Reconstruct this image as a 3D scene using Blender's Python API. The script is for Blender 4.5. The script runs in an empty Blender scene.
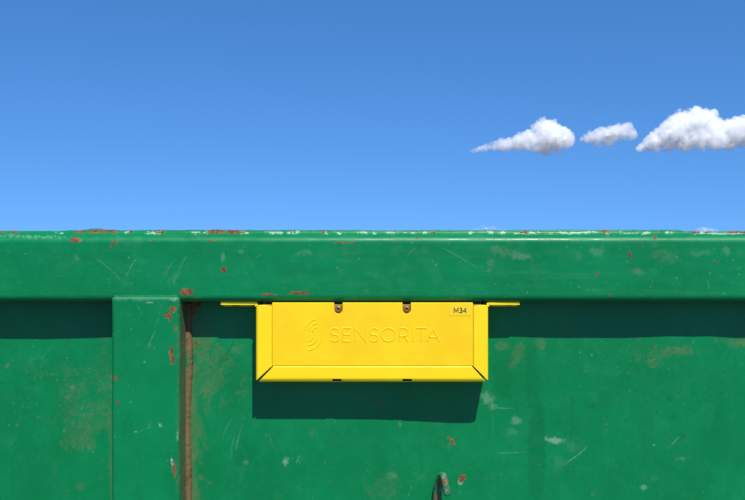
import bpy, bmesh, math, random
import numpy as np
from mathutils import Vector, Matrix

# ------------------------------------------------------------------ camera, sky, sun, exposure
S = bpy.context.scene
COL = S.collection
DIST, EYE = 1.30, 1.60                       # camera to rail face, eye height (m)
MM = 0.00154                                 # metres per photo pixel on the rail face
F = DIST / MM                                # focal length in photo pixels
CX, CY = 372.5, 250.0

cam_d = bpy.data.cameras.new('camera')
cam_d.sensor_width = 36.0
cam_d.lens = 36.0 * F / 745.0
cam_d.clip_start, cam_d.clip_end = 0.05, 150000.0
cam = bpy.data.objects.new('camera', cam_d)
COL.objects.link(cam)
cam.location = (0, -DIST, EYE)
cam.rotation_euler = (math.pi / 2, 0, 0)
S.camera = cam

SUN = Vector((0.27, -1.0, 1.42)).normalized()    # towards the sun: behind the camera, high, a little right
w = bpy.data.worlds.new('World')
S.world = w
w.use_nodes = True
nt = w.node_tree
bg = nt.nodes['Background']
sky = nt.nodes.new('ShaderNodeTexSky')
sky.sky_type = 'NISHITA'
sky.sun_disc = False
sky.sun_elevation = math.asin(SUN.z)
sky.sun_rotation = math.atan2(SUN.x, SUN.y)
sky.altitude = 2500
sky.air_density = 1.0
sky.dust_density = 0.0
sky.ozone_density = 4.0
# a very clear day: the deep blue of the upper sky reaches low down towards the horizon
tcw = nt.nodes.new('ShaderNodeTexCoord')
spw = nt.nodes.new('ShaderNodeSeparateXYZ')
cbw = nt.nodes.new('ShaderNodeCombineXYZ')
mrw = nt.nodes.new('ShaderNodeMapRange')
for i, q in enumerate((0.0, 1.0, 0.182, 0.90)):
    mrw.inputs[i + 1].default_value = q
nt.links.new(tcw.outputs['Generated'], spw.inputs[0])
nt.links.new(spw.outputs[0], cbw.inputs[0])
nt.links.new(spw.outputs[1], cbw.inputs[1])
nt.links.new(spw.outputs[2], mrw.inputs[0])
nt.links.new(mrw.outputs[0], cbw.inputs[2])
nt.links.new(cbw.outputs[0], sky.inputs[0])
hsw = nt.nodes.new('ShaderNodeHueSaturation')
hsw.inputs['Saturation'].default_value = 1.23
hsw.inputs['Hue'].default_value = 0.502
nt.links.new(sky.outputs[0], hsw.inputs['Color'])
nt.links.new(hsw.outputs[0], bg.inputs[0])
bg.inputs[1].default_value = 0.15

sl = bpy.data.lights.new('sun', 'SUN')
sl.energy = 4.2
sl.angle = math.radians(0.53)
sl.color = (1.0, 0.955, 0.88)
so = bpy.data.objects.new('sun', sl)
COL.objects.link(so)
so.rotation_euler = SUN.to_track_quat('Z', 'Y').to_euler()
so.location = (1, -4, 6)

vs = S.view_settings
vs.view_transform = 'Standard'
vs.look = 'None'
vs.gamma = 1.0
vs.exposure = 0.30
vs.use_curve_mapping = False
S.render.engine = 'CYCLES'
S.cycles.max_bounces = 26
S.cycles.volume_bounces = 24
S.cycles.volume_max_steps = 1024
S.cycles.volume_step_rate = 0.25
S.cycles.use_denoising = True

rng = np.random.default_rng(7)
random.seed(7)


def W(px, py, y=0.0):
    """photo pixel -> world point on the vertical plane at depth y"""
    k = (DIST + y) / F
    return Vector(((px - CX) * k, y, EYE - (py - CY) * k))


# ------------------------------------------------------------------ numpy noise
_T = rng.random((256, 256))


def vnoise(x, y, seed=0):
    x = x + seed * 37.31
    y = y + seed * 91.77
    xi = np.floor(x).astype(int)
    yi = np.floor(y).astype(int)
    fx, fy = x - xi, y - yi
    fx = fx * fx * (3 - 2 * fx)
    fy = fy * fy * (3 - 2 * fy)
    g = lambda a, b: _T[a & 255, b & 255]
    return ((g(xi, yi) * (1 - fx) + g(xi + 1, yi) * fx) * (1 - fy)
            + (g(xi, yi + 1) * (1 - fx) + g(xi + 1, yi + 1) * fx) * fy)


def fbm(x, y, seed=0, octv=4):
    s, a, t = 0.0, 1.0, 0.0
    for o in range(octv):
        s = s + a * vnoise(x, y, seed + o * 3)
        t += a
        a *= 0.55
        x, y = x * 2.03, y * 2.03
    return s / t


def sstep(a, b, v):
    t = np.clip((v - a) / (b - a), 0, 1)
    return t * t * (3 - 2 * t)


# ------------------------------------------------------------------ materials
def mat(name):
    m = bpy.data.materials.new(name)
    m.use_nodes = True
    n = m.node_tree.nodes
    return m, n, m.node_tree.links, n['Principled BSDF']


def N(n, kind, **kw):
    o = n.new(kind)
    for k, v in kw.items():
        if k in o.inputs:
            o.inputs[k].default_value = v
        else:
            setattr(o, k, v)
    return o


def mix(n, l, fac, a, b, blend='MIX'):
    m = n.new('ShaderNodeMix')
    m.data_type = 'RGBA'
    m.blend_type = blend
    for sock, v in ((m.inputs[0], fac), (m.inputs[6], a), (m.inputs[7], b)):
        if isinstance(v, bpy.types.NodeSocket):
            l.new(v, sock)
        else:
            sock.default_value = v if not isinstance(v, tuple) or len(v) == 4 else (*v, 1)
    return m.outputs[2]


def math_(n, l, op, a, b=0.0, c=0.0):
    m = n.new('ShaderNodeMath')
    m.operation = op
    for i, v in enumerate((a, b, c)):
        if isinstance(v, bpy.types.NodeSocket):
            l.new(v, m.inputs[i])
        else:
            m.inputs[i].default_value = v
    return m.outputs[0]


def rmap(n, l, v, a, b, c=0.0, d=1.0):
    m = n.new('ShaderNodeMapRange')
    m.interpolation_type = 'SMOOTHSTEP'
    l.new(v, m.inputs[0])
    for i, q in enumerate((a, b, c, d)):
        m.inputs[i + 1].default_value = q
    return m.outputs[0]


def noise(n, l, co, scale, detail=4.0, rough=0.55, stretch=None):
    if stretch:
        mp = n.new('ShaderNodeMapping')
        mp.inputs['Scale'].default_value = stretch
        l.new(co, mp.inputs[0])
        co = mp.outputs[0]
    t = n.new('ShaderNodeTexNoise')
    t.inputs['Scale'].default_value = scale
    t.inputs['Detail'].default_value = detail
    t.inputs['Roughness'].default_value = rough
    l.new(co, t.inputs['Vector'])
    return t.outputs[0]


def rust_colour(n, l, co):
    a = noise(n, l, co, 260, 6, 0.65)
    b = noise(n, l, co, 70, 4)
    c = mix(n, l, rmap(n, l, a, 0.38, 0.62), (0.095, 0.040, 0.017), (0.24, 0.105, 0.036))
    return mix(n, l, rmap(n, l, b, 0.5, 0.72, 0, 0.55), c, (0.30, 0.185, 0.070))


def green_paint(name, attr=True):
    """weathered green paint; the vertex attribute holds rust (R), bare pale marks and a lit post top (G), dust film (B), cleaner paint (A)"""
    m, n, l, p = mat(name)
    tc = n.new('ShaderNodeTexCoord')
    co = tc.outputs['Object']
    big = noise(n, l, co, 5.0, 4)
    mid = noise(n, l, co, 38, 5, 0.6)
    fine = noise(n, l, co, 420, 4, 0.7)
    grain = noise(n, l, co, 760, 3, 0.7)
    c = mix(n, l, rmap(n, l, big, 0.35, 0.65), (0.0, 0.178, 0.051), (0.0, 0.205, 0.063))
    c = mix(n, l, rmap(n, l, mid, 0.45, 0.75, 0, 0.30), c, (0.0, 0.228, 0.078))
    c = mix(n, l, rmap(n, l, fine, 0.54, 0.72, 0, 0.30), c, (0.006, 0.31, 0.140))
    c = mix(n, l, rmap(n, l, grain, 0.58, 0.75, 0, 0.30), c, (0.055, 0.40, 0.21))
    rough = rmap(n, l, mid, 0.3, 0.7, 0.30, 0.46)
    hgt = math_(n, l, 'ADD', math_(n, l, 'MULTIPLY', mid, 0.6), math_(n, l, 'MULTIPLY', fine, 0.12))
    if attr:
        at = N(n, 'ShaderNodeAttribute', attribute_name='wear')
        sep = n.new('ShaderNodeSeparateColor')
        l.new(at.outputs['Color'], sep.inputs[0])
        R, G, B, A = sep.outputs[0], sep.outputs[1], sep.outputs[2], at.outputs['Alpha']
        # cleaner, deeper paint
        c = mix(n, l, math_(n, l, 'MULTIPLY', A, 0.75), c, (0.0, 0.152, 0.043))
        # dust film, broken up by the grain
        spk = math_(n, l, 'SUBTRACT', noise(n, l, co, 210, 6, 0.72), 0.5)
        dmask = rmap(n, l, math_(n, l, 'MULTIPLY_ADD', spk, 1.5, B), 0.22, 0.95, 0.0, 0.62)
        dmask = math_(n, l, 'MULTIPLY', dmask, rmap(n, l, B, 0.02, 0.2))
        dcol = mix(n, l, rmap(n, l, mid, 0.35, 0.7), (0.085, 0.165, 0.060), (0.170, 0.165, 0.072))
        c = mix(n, l, dmask, c, dcol)
        # pale bare marks, and the light painted on the post top
        c = mix(n, l, rmap(n, l, G, 0.0, 1.0, 0, 0.80), c, (0.40, 0.56, 0.42))
        # rust with a light lifted-paint fringe
        rn = math_(n, l, 'ADD', R, math_(n, l, 'MULTIPLY', math_(n, l, 'SUBTRACT', fine, 0.5), 0.5))
        c = mix(n, l, rmap(n, l, rn, 0.30, 0.42, 0, 0.55), c, (0.20, 0.20, 0.10))
        rm = rmap(n, l, rn, 0.40, 0.58)
        c = mix(n, l, rm, c, rust_colour(n, l, co))
        rough = math_(n, l, 'MAXIMUM', rough, math_(n, l, 'MULTIPLY', math_(n, l, 'MAXIMUM', rm, dmask), 0.85))
        hgt = math_(n, l, 'SUBTRACT', hgt, math_(n, l, 'MULTIPLY', rm, math_(n, l, 'MULTIPLY_ADD', fine, 0.9, 0.1)))
    l.new(c, p.inputs['Base Color'])
    l.new(rough, p.inputs['Roughness'])
    p.inputs['Specular IOR Level'].default_value = 0.28
    bp = N(n, 'ShaderNodeBump', Strength=0.32, Distance=0.0012)
    l.new(hgt, bp.inputs['Height'])
    l.new(bp.outputs[0], p.inputs['Normal'])
    return m


M_GREEN = green_paint('weathered green paint')
M_PLAIN = green_paint('plain green paint', attr=False)


def rust_mat(name, paint=0.25):
    m, n, l, p = mat(name)
    co = n.new('ShaderNodeTexCoord').outputs['Object']
    c = rust_colour(n, l, co)
    lo = noise(n, l, co, 60, 6, 0.65)
    c = mix(n, l, rmap(n, l, lo, 0.36, 0.56, 0, 0.85), c, (0.165, 0.122, 0.046))
    pm = noise(n, l, co, 45, 6, 0.6, (1, 1, 0.5))
    c = mix(n, l, rmap(n, l, pm, 0.64 - paint * 0.35, 0.70 - paint * 0.35), c, (0.003, 0.16, 0.055))
    l.new(c, p.inputs['Base Color'])
    p.inputs['Roughness'].default_value = 0.85
    bp = N(n, 'ShaderNodeBump', Strength=0.7, Distance=0.0012)
    l.new(noise(n, l, co, 420, 5, 0.7), bp.inputs['Height'])
    l.new(bp.outputs[0], p.inputs['Normal'])
    return m


M_BEAD = rust_mat('rusty weld', 0.10)


def hook_mat():
    m, n, l, p = mat('peeling green paint on rusty rod')
    co = n.new('ShaderNodeTexCoord').outputs['Object']
    a = noise(n, l, co, 120, 4, 0.6)
    b = noise(n, l, co, 105, 5, 0.6, (1.0, 1.3, 0.7))
    c = mix(n, l, rmap(n, l, a, 0.50, 0.60), (0.012, 0.165, 0.075), (0.17, 0.20, 0.12))
    c = mix(n, l, rmap(n, l, b, 0.52, 0.60, 0, 0.9), c, rust_colour(n, l, co))
    l.new(c, p.inputs['Base Color'])
    p.inputs['Roughness'].default_value = 0.62
    p.inputs['Specular IOR Level'].default_value = 0.3
    bp = N(n, 'ShaderNodeBump', Strength=0.6, Distance=0.0008)
    l.new(b, bp.inputs['Height'])
    l.new(bp.outputs[0], p.inputs['Normal'])
    return m


M_HOOK = hook_mat()


def yellow_mat(name, base, var, rough):
    m, n, l, p = mat(name)
    co = n.new('ShaderNodeTexCoord').outputs['Object']
    a = noise(n, l, co, 14, 4, 0.55)
    d = noise(n, l, co, 120, 5, 0.65)
    c = mix(n, l, rmap(n, l, a, 0.3, 0.7), base, var)
    c = mix(n, l, rmap(n, l, d, 0.66, 0.80, 0, 0.22), c, (0.50, 0.34, 0.03))
    l.new(c, p.inputs['Base Color'])
    l.new(rmap(n, l, d, 0.3, 0.7, rough - 0.04, rough + 0.1), p.inputs['Roughness'])
    p.inputs['Specular IOR Level'].default_value = 0.4
    bp = N(n, 'ShaderNodeBump', Strength=0.10, Distance=0.0006)
    l.new(noise(n, l, co, 520, 3), bp.inputs['Height'])
    l.new(bp.outputs[0], p.inputs['Normal'])
    return m


M_YEL = yellow_mat('yellow powder coat', (0.93, 0.665, 0.004), (0.96, 0.70, 0.006), 0.42)
M_LID = yellow_mat('yellow moulded lid', (0.93, 0.575, 0.001), (0.95, 0.65, 0.003), 0.48)
M_STK = yellow_mat('yellow sticker', (0.92, 0.62, 0.012), (0.93, 0.64, 0.016), 0.40)


def flat_mat(name, c, rough=0.5, metal=0.0):
    m, n, l, p = mat(name)
    co = n.new('ShaderNodeTexCoord').outputs['Object']
    k = noise(n, l, co, 300, 4)
    l.new(mix(n, l, rmap(n, l, k, 0.3, 0.7), c, tuple(v * 0.7 for v in c)), p.inputs['Base Color'])
    p.inputs['Roughness'].default_value = rough
    p.inputs['Metallic'].default_value = metal
    return m


M_INK = flat_mat('black ink', (0.02, 0.02, 0.018), 0.6)
M_STEEL = flat_mat('zinc screw', (0.50, 0.36, 0.18), 0.55, 1.0)
M_DARK = flat_mat('dark socket', (0.03, 0.025, 0.02), 0.7)
M_GAP_SHADE = flat_mat('gap shade brown', (0.34, 0.19, 0.02), 0.6)  # brown stands in for shade in the gaps of the yellow box


def ground_mat():
    m, n, l, p = mat('asphalt yard')
    co = n.new('ShaderNodeTexCoord').outputs['Object']
    a = noise(n, l, co, 0.35, 6)
    b = noise(n, l, co, 45, 6, 0.7)
    c = mix(n, l, rmap(n, l, a, 0.35, 0.65), (0.10, 0.094, 0.082), (0.17, 0.158, 0.138))
    c = mix(n, l, rmap(n, l, b, 0.35, 0.7, 0, 0.6), c, (0.045, 0.042, 0.038))
    l.new(c, p.inputs['Base Color'])
    p.inputs['Roughness'].default_value = 0.95
    bp = N(n, 'ShaderNodeBump', Strength=0.6, Distance=0.02)
    l.new(b, bp.inputs['Height'])
    l.new(bp.outputs[0], p.inputs['Normal'])
    return m


M_GROUND = ground_mat()


# ------------------------------------------------------------------ object helpers
def link(name, me, m=None, parent=None, smooth=True):
    o = bpy.data.objects.new(name, me)
    COL.objects.link(o)
    if m is not None and not me.materials:
        me.materials.append(m)
    if parent is not None:
        o.parent = parent
        o.matrix_parent_inverse = parent.matrix_world.inverted()
    if smooth:
        me.shade_smooth()
    return o


def empty(name, loc, label, cat):
    o = bpy.data.objects.new(name, None)
    COL.objects.link(o)
    o.location = loc
    o.matrix_world = Matrix.Translation(loc)
    o['label'] = label
    o['category'] = cat
    o.empty_display_size = 0.1
    return o


def grid_mesh(name, P, wear=None, close=False, mats=None):
    """P: (rows, cols, 3) array of points"""
    r, c, _ = P.shape
    me = bpy.data.meshes.new(name)
    idx = np.arange(r * c).reshape(r, c)
    if close:
        idx = np.vstack([idx, idx[:1]])
    q = np.stack([idx[:-1, :-1], idx[:-1, 1:], idx[1:, 1:], idx[1:, :-1]], -1).reshape(-1, 4)
    me.vertices.add(r * c)
    me.vertices.foreach_set('co', P.reshape(-1).astype(np.float32))
    me.loops.add(q.size)
    me.loops.foreach_set('vertex_index', q.reshape(-1).astype(np.int32))
    me.polygons.add(len(q))
    me.polygons.foreach_set('loop_start', np.arange(0, q.size, 4, dtype=np.int32))
    me.update(calc_edges=True)
    me.validate()
    if wear is not None:
        a = me.attributes.new('wear', 'FLOAT_COLOR', 'POINT')
        a.data.foreach_set('color', wear.reshape(-1).astype(np.float32))
    return me


def bm_mesh(name, bm):
    me = bpy.data.meshes.new(name)
    bmesh.ops.recalc_face_normals(bm, faces=bm.faces)
    bm.to_mesh(me)
    bm.free()
    return me


def box_bm(bm, x0, x1, y0, y1, z0, z1):
    g = bmesh.ops.create_cube(bm, size=1)
    for v in g['verts']:
        v.co = Vector((x0 if v.co.x < 0 else x1, y0 if v.co.y < 0 else y1, z0 if v.co.z < 0 else z1))
    return g['verts']


def box(name, x0, x1, y0, y1, z0, z1, m, parent, bev=0.0):
    bm = bmesh.new()
    box_bm(bm, x0, x1, y0, y1, z0, z1)
    if bev:
        bmesh.ops.bevel(bm, geom=bm.edges[:], offset=bev, segments=3, affect='EDGES', profile=0.5)
    return link(name, bm_mesh(name, bm), m, parent, smooth=False)


def sheet(name, P, m, parent, drop=(), thick=0.002, offset=-1.0):
    """a bent steel sheet: grid of points, some quads left out as cut-outs, given thickness"""
    bm = bmesh.new()
    r, c = len(P), len(P[0])
    V = [[bm.verts.new(p) for p in row] for row in P]
    for i in range(r - 1):
        for j in range(c - 1):
            if (i, j) not in drop:
                bm.faces.new((V[i][j], V[i][j + 1], V[i + 1][j + 1], V[i + 1][j]))
    bmesh.ops.delete(bm, geom=[v for v in bm.verts if not v.link_faces], context='VERTS')
    me = bpy.data.meshes.new(name)
    bm.to_mesh(me)
    bm.free()
    o = link(name, me, m, parent, smooth=False)
    s = o.modifiers.new('thickness', 'SOLIDIFY')
    s.thickness = thick
    s.offset = offset
    b = o.modifiers.new('edge', 'BEVEL')
    b.width = 0.0005
    b.segments = 2
    b.limit_method = 'ANGLE'
    b.angle_limit = math.radians(40)
    return o


def tube_mesh(name, pts, rad, seg=14, lump=0.0, seed=1):
    """a swept rod with round ends; rad: number or list"""
    r0 = random.Random(seed)
    n = len(pts)
    rads = rad if isinstance(rad, (list, tuple)) else [rad] * n
    bm = bmesh.new()
    rings = []
    up = Vector((1, 0, 0))
    for i, p in enumerate(pts):
        t = (pts[min(i + 1, n - 1)] - pts[max(i - 1, 0)]).normalized()
        a = (up - t * up.dot(t)).normalized()
        b = t.cross(a)
        ring = []
        for k in range(seg):
            ang = 2 * math.pi * k / seg
            rr = rads[i] * (1 + lump * (r0.random() - 0.5))
            ring.append(bm.verts.new(p + a * math.cos(ang) * rr + b * math.sin(ang) * rr))
        rings.append(ring)
    for i in range(n - 1):
        for k in range(seg):
            bm.faces.new((rings[i][k], rings[i][(k + 1) % seg], rings[i + 1][(k + 1) % seg], rings[i + 1][k]))
    for ring in (rings[0], rings[-1]):
        bm.faces.new(ring)
    return bm_mesh(name, bm)


# ------------------------------------------------------------------ wear painting (in photo pixels of the surface)
class Wear:
    def __init__(self, X, Y, seed):
        self.X, self.Y = X, Y
        self.L = np.zeros(X.shape + (4,))
        self.n1 = fbm(X / 5.0, Y / 5.0, seed, 4)
        self.n0 = fbm(X / 1.8, Y / 1.8, seed + 9, 3)
        self.n2 = fbm(X / 18.0, Y / 18.0, seed + 5, 4)

    def put(self, ch, v):
        self.L[..., ch] = np.maximum(self.L[..., ch], v)

    def blob(self, ch, cx, cy, rx, ry, ang=0, amp=1.0, rough=0.8, soft=0.35, big=False):
        m = (np.abs(self.X - cx) < 2.2 * max(rx, ry) + 4) & (np.abs(self.Y - cy) < 2.2 * max(rx, ry) + 4)
        if not m.any():
            return
        x, y = self.X[m] - cx, self.Y[m] - cy
        c, s = math.cos(math.radians(ang)), math.sin(math.radians(ang))
        u, v = (x * c + y * s) / rx, (-x * s + y * c) / ry
        nn = (self.n2 if big else self.n0 if min(rx, ry) < 2.0 else self.n1 * 0.6 + self.n0 * 0.4)[m]
        d = np.sqrt(u * u + v * v) + (nn - 0.5) * rough * 2.4
        if ch == 0 and max(rx, ry) < 1.7:
            amp = amp * 0.62                           # the smallest chips show no more than dark primer
        q = amp * sstep(1.0 + soft, 1.0 - soft, d)
        t = self.L[..., ch]
        t[m] = np.maximum(t[m], q)

    def line(self, ch, x0, y0, x1, y1, wd=0.8, amp=0.6, bow=0.0, brk=0.5):
        pad = 4 + wd * 2 + abs(bow)
        m = (self.X > min(x0, x1) - pad) & (self.X < max(x0, x1) + pad) & (self.Y > min(y0, y1) - pad) & (self.Y < max(y0, y1) + pad)
        if not m.any():
            return
        x, y = self.X[m], self.Y[m]
        dx, dy = x1 - x0, y1 - y0
        ln = math.hypot(dx, dy)
        t = ((x - x0) * dx + (y - y0) * dy) / (ln * ln)
        d = ((x - x0) * dy - (y - y0) * dx) / ln - bow * 4 * np.clip(t, 0, 1) * (1 - np.clip(t, 0, 1))
        q = sstep(wd, wd * 0.25, np.abs(d)) * sstep(-0.05, 0.12, t) * sstep(1.05, 0.85, t)
        q = q * amp * (0.72 if ch == 1 else 1.0) * np.clip(1 - brk + brk * 2 * sstep(0.35, 0.6, self.n1[m]), 0, 1)
        a = self.L[..., ch]
        a[m] = np.maximum(a[m], q)

    def film(self, ch, amp, lo, hi, mask=1.0, sx=40.0, sy=40.0, seed=3, octv=5):
        f = fbm(self.X / sx, self.Y / sy, seed, octv)
        self.put(ch, amp * sstep(lo, hi, f) * mask)

    def specks(self, ch, x0, x1, y0, y1, n, r0, r1, amp, seed):
        g = random.Random(seed)
        for _ in range(n):
            r = r0 + (r1 - r0) * g.random() ** 3
            self.blob(ch, g.uniform(x0, x1), g.uniform(y0, y1), r * g.uniform(0.7, 1.6), r, g.uniform(0, 180), amp * g.uniform(0.4, 1), 0.4, 0.4)

    def scratches(self, ch, x0, x1, y0, y1, n, ln, amp, seed, a0=30, a1=75):
        g = random.Random(seed)
        for _ in range(n):
            x, y = g.uniform(x0, x1), g.uniform(y0, y1)
            a = math.radians(g.uniform(a0, a1)) * g.choice((1, 1, 1, -1))
            q = ln * g.uniform(0.3, 1.2)
            self.line(ch, x, y, x + q * math.cos(a), y - q * math.sin(a), g.uniform(0.5, 0.9), amp * g.uniform(0.3, 1), g.uniform(-2, 2))


XL, XR = -3.0, 3.0                                # ends of the container
WALL_Y = 0.045
g0 = (-35 - CX) * MM * 1.05
g1 = (780 - CX) * MM * 1.05
xs = np.concatenate([np.arange(XL, g0, 0.016), np.arange(g0, g1, 0.00122), np.arange(g1 + 0.01, XR + 1e-6, 0.016)])
xs[-1] = XR

# ------------------------------------------------------------------ ground
gm = bpy.data.meshes.new('ground')
gm.from_pydata([(-60000, -60000, 0), (60000, -60000, 0), (60000, 60000, 0), (-60000, 60000, 0)], [], [(0, 1, 2, 3)])
ground = link('ground', gm, M_GROUND, smooth=False)
ground['kind'] = 'structure'

# ------------------------------------------------------------------ waste container
C0 = empty('waste_container', (0, 0.05, 0), 'weathered green steel waste container with rusted and chipped top rail', 'container')

# --- top rail: swept tube with rounded corners, a sloped top and a worn lip along the back of it
def rail_profile():
    pts = []
    zb = EYE - (302.2 - CY) * MM                  # underside
    R = 0.0115
    for y in np.linspace(0.10, 0.02, 8):
        pts.append((y, zb))
    for a in np.linspace(-90, 0, 16):
        t = math.radians(a)
        pts.append((R - R * math.cos(t), zb + R + R * math.sin(t)))
    z0 = EYE - (243.0 - CY) * MM
    for z in np.arange(zb + R + 0.0012, z0, 0.0012):
        pts.append((0.0, z))
    R2 = 0.0125
    for a in np.linspace(0, 74, 14):
        t = math.radians(a)
        pts.append((R2 - R2 * math.cos(t), z0 + R2 * math.sin(t)))
    y, z = pts[-1]
    for k in range(1, 14):
        pts.append((y + 0.0012 * k, z + 0.0012 * k * math.tan(math.radians(13))))
    n_lip = len(pts)
    y, z = pts[-1]
    for dy, dz in ((0.0006, 0.0010), (0.0008, 0.0020), (0.0010, 0.0030), (0.0014, 0.0040), (0.0024, 0.0047), (0.004, 0.005), (0.008, 0.005), (0.012, 0.0045), (0.014, 0.002)):
        pts.append((y + dy, z + dz))
    pts += [(0.06, z - 0.002), (0.09, z - 0.004), (0.10, z - 0.012), (0.10, 1.57), (0.10, zb)]
    pts = np.array(pts)
    pts[:, 0] -= 0.0022 * (pts[:, 0] < 0.05)          # the rail face stands a little proud
    return pts, n_lip, n_lip + 9


prof, lip0, lip1 = rail_profile()
X, _ = np.meshgrid(xs, prof[:, 0])
Yd = np.repeat(prof[:, 0][:, None], len(xs), 1)
Zd = np.repeat(prof[:, 1][:, None], len(xs), 1)
wav = (fbm(xs * 2.2, xs * 0, 11, 3) - 0.5) * 0.005 + (fbm(xs * 14, xs * 0, 14, 3) - 0.5) * 0.0010
front = sstep(0.06, 0.02, prof[:, 0])[:, None]
Yd = Yd + (wav[None, :] * 1.25 + (fbm(X * 10, Zd * 13, 17, 3) - 0.5) * 0.0018 + (fbm(X * 34, Zd * 34, 19, 2) - 0.5) * 0.0005) * front
pxl = xs / MM + CX                                # photo pixel of each column on the rail face
# the lip: lumpy, rust-swollen in places and worn down in others
liprow = np.zeros(len(prof))
liprow[lip0:lip1] = np.clip(np.linspace(0.3, 1.4, lip1 - lip0), 0, 1)
lh = (fbm(pxl / 9.0, pxl * 0, 21, 4) - 0.5) * 0.0016 + (fbm(pxl / 60.0, pxl * 0, 23, 3) - 0.5) * 0.0010
bump = lambda a, b: sstep(a - 4, a + 4, pxl) * sstep(b + 4, b - 4, pxl)
lh += 0.0010 * bump(76, 112) + 0.0014 * bump(84, 96) + 0.0005 * bump(208, 250) - 0.0022 * bump(688, 900) - 0.0012 * bump(-300, 62)
Zd = Zd + liprow[:, None] * lh[None, :]
Yd = Yd + liprow[:, None] * (fbm(pxl / 6.0, pxl * 0, 29, 3) - 0.5)[None, :] * 0.0012
PX = X * F / (DIST + Yd) + CX
PY = CY + (EYE - Zd) * F / (DIST + Yd)
wr = Wear(PX, PY, 40)
face = (np.arange(len(prof)) < lip0)[:, None] * 1.0
wr.film(2, 0.18, 0.58, 0.74, face * sstep(300, 240, PY), 30, 14, 51)
wr.film(2, 0.60, 0.52, 0.72, sstep(293, 300, PY) * face, 16, 8, 52)
wr.film(1, 0.09, 0.54, 0.78, face, 12, 10, 53)
wr.film(3, 0.40, 0.50, 0.75, face, 70, 12, 54)
wr.film(1, 0.10, 0.54, 0.78, face, 60, 3, 55)
for a in ((75, 240, 5, 2.4, 0), (224, 269, 2.7, 2.7, 0), (186, 292, 7, 3.2, 10), (302, 293, 10, 1.7, 0), (268, 295, 8, 1.3, 0),
          (630, 254, 1.5, 3.6, -15), (597, 274, 1.3, 2.2, 0), (610, 296, 1.6, 1.2, 0), (655, 237, 1.2, 2.5, 0), (608, 236, 1.6, 1.0, 0), (635, 240, 1.0, 0.9, 0),
          (113, 244, 4.5, 1.6, -38), (417, 238, 1.5, 1.1, 0), (150, 241, 1.6, 1.0, 0), (40, 302, 5, 1.3, 0), (505, 297, 1.0, 0.8, 0), (212, 241, 4, 0.8, 0), (342, 243, 6, 0.7, 0),
          (560, 241, 1, 1, 0), (284, 288, 1, .8, 0), (352, 243, 2, 1, 0), (20, 288, 1, .8, 0), (460, 262, .9, .9, 0), (716, 262, .9, 1.4, 0)):
    wr.blob(0, a[0], a[1], a[2], a[3], a[4], 1.0, 0.85, 0.28)
for a in ((223, 257, 2.0, 6, 0, .35), (305, 252, 8, 3, 0, .28), (500, 250, 9, 4, 20, .25), (520, 256, 9, 3, 12, .32), (490, 264, 4, 6, 0, .22), (598, 253, 7, 6, 0, .28),
          (640, 272, 6, 3, 0, .22), (700, 253, 9, 3, 0, .25), (726, 250, 4, 4, 0, .3), (30, 236.5, 28, 1.6, 1, .42), (77, 257, 3, 3, 0, .3), (174, 278, 8, 3, -50, .2),
          (672, 256, 8, 7, 0, .2), (240, 251, 3, 3, 0, .3), (425, 251, 3, 4, 0, .15), (395, 250, 6, 5, 0, .12), (578, 257, 3, 6, 0, .2)):
    wr.blob(1, *a[:5], amp=a[5] * 0.75, rough=1.4, soft=0.7)
for a in ((500, 250, 12, 5, 10, .55), (523, 256, 8, 3, 0, .5), (488, 264, 4, 7, 0, .5), (660, 256, 11, 7, 0, .45), (635, 270, 5, 3, 0, .5), (345, 252, 22, 6, 0, .3), (120, 241, 30, 3, 0, .35),
          (645, 245, 40, 5, 0, .3)):
    wr.blob(2, *a[:5], amp=a[5], rough=1.1, soft=0.7)
for a in ((126, 277, 137, 258, .9, .5, 1), (95, 258, 122, 282, .8, .35, 1.5), (165, 276, 176, 258, .8, .4, 1), (173, 286, 188, 254, .9, .4, 1.5), (133, 248, 142, 241, .6, .4, 0),
          (441, 247, 479, 269, .7, .40, .5), (408, 256, 418, 246, .6, .4, 1), (708, 280, 709, 290, .7, .45, 0), (230, 282, 246, 262, .6, .22, 1), (255, 258, 262, 254, .7, .4, 0),
          (339, 273, 341, 269, .9, .6, 0), (640, 290, 700, 293, .6, .25, 0), (160, 285, 168, 262, .6, .25, 0), (66, 256, 72, 246, .5, .25, 0)):
    wr.line(1, *a)
wr.specks(1, -30, 780, 242, 294, 110, 0.35, 0.9, 0.5, 5)
wr.specks(1, 560, 780, 242, 294, 60, 0.35, 0.9, 0.5, 6)
wr.specks(0, -30, 780, 240, 298, 4, 0.5, 0.9, 0.7, 8)
wr.scratches(1, -30, 780, 246, 290, 45, 14, 0.13, 9)
chip_g = random.Random(31)
for cx, hw in ((197, 4), (204, 1.5), (277, 8), (289, 2), (297, 2), (339, 2.5), (363, 4.5), (374, 2), (392, 4.5), (414, 4), (425, 1.5), (491, 2.2), (503, 2), (521, 5), (532, 2), (538, 1.5), (563, 4), (585, 9), (573, 2),
               (628, 5), (646, 4), (668, 2), (702, 6), (716, 12), (735, 10), (127, 2), (154, 5), (60, 2), (245, 3), (325, 1.2), (470, 1.2), (550, 1.2), (607, 1.4)):
    wr.blob(1, cx, 232.6 + chip_g.uniform(-0.5, 1.0), hw * 1.1, chip_g.uniform(0.55, 1.2), chip_g.uniform(-6, 6), chip_g.uniform(0.7, 1.0), 1.1, 0.3)
    for _ in range(3):
        wr.blob(1, cx + chip_g.uniform(-2.2, 2.2) * hw, 232.8 + chip_g.uniform(-1.4, 1.8), chip_g.uniform(0.5, 1.6), chip_g.uniform(0.4, 0.7), 0, chip_g.uniform(0.35, 0.9), 0.9, 0.35)
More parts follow.
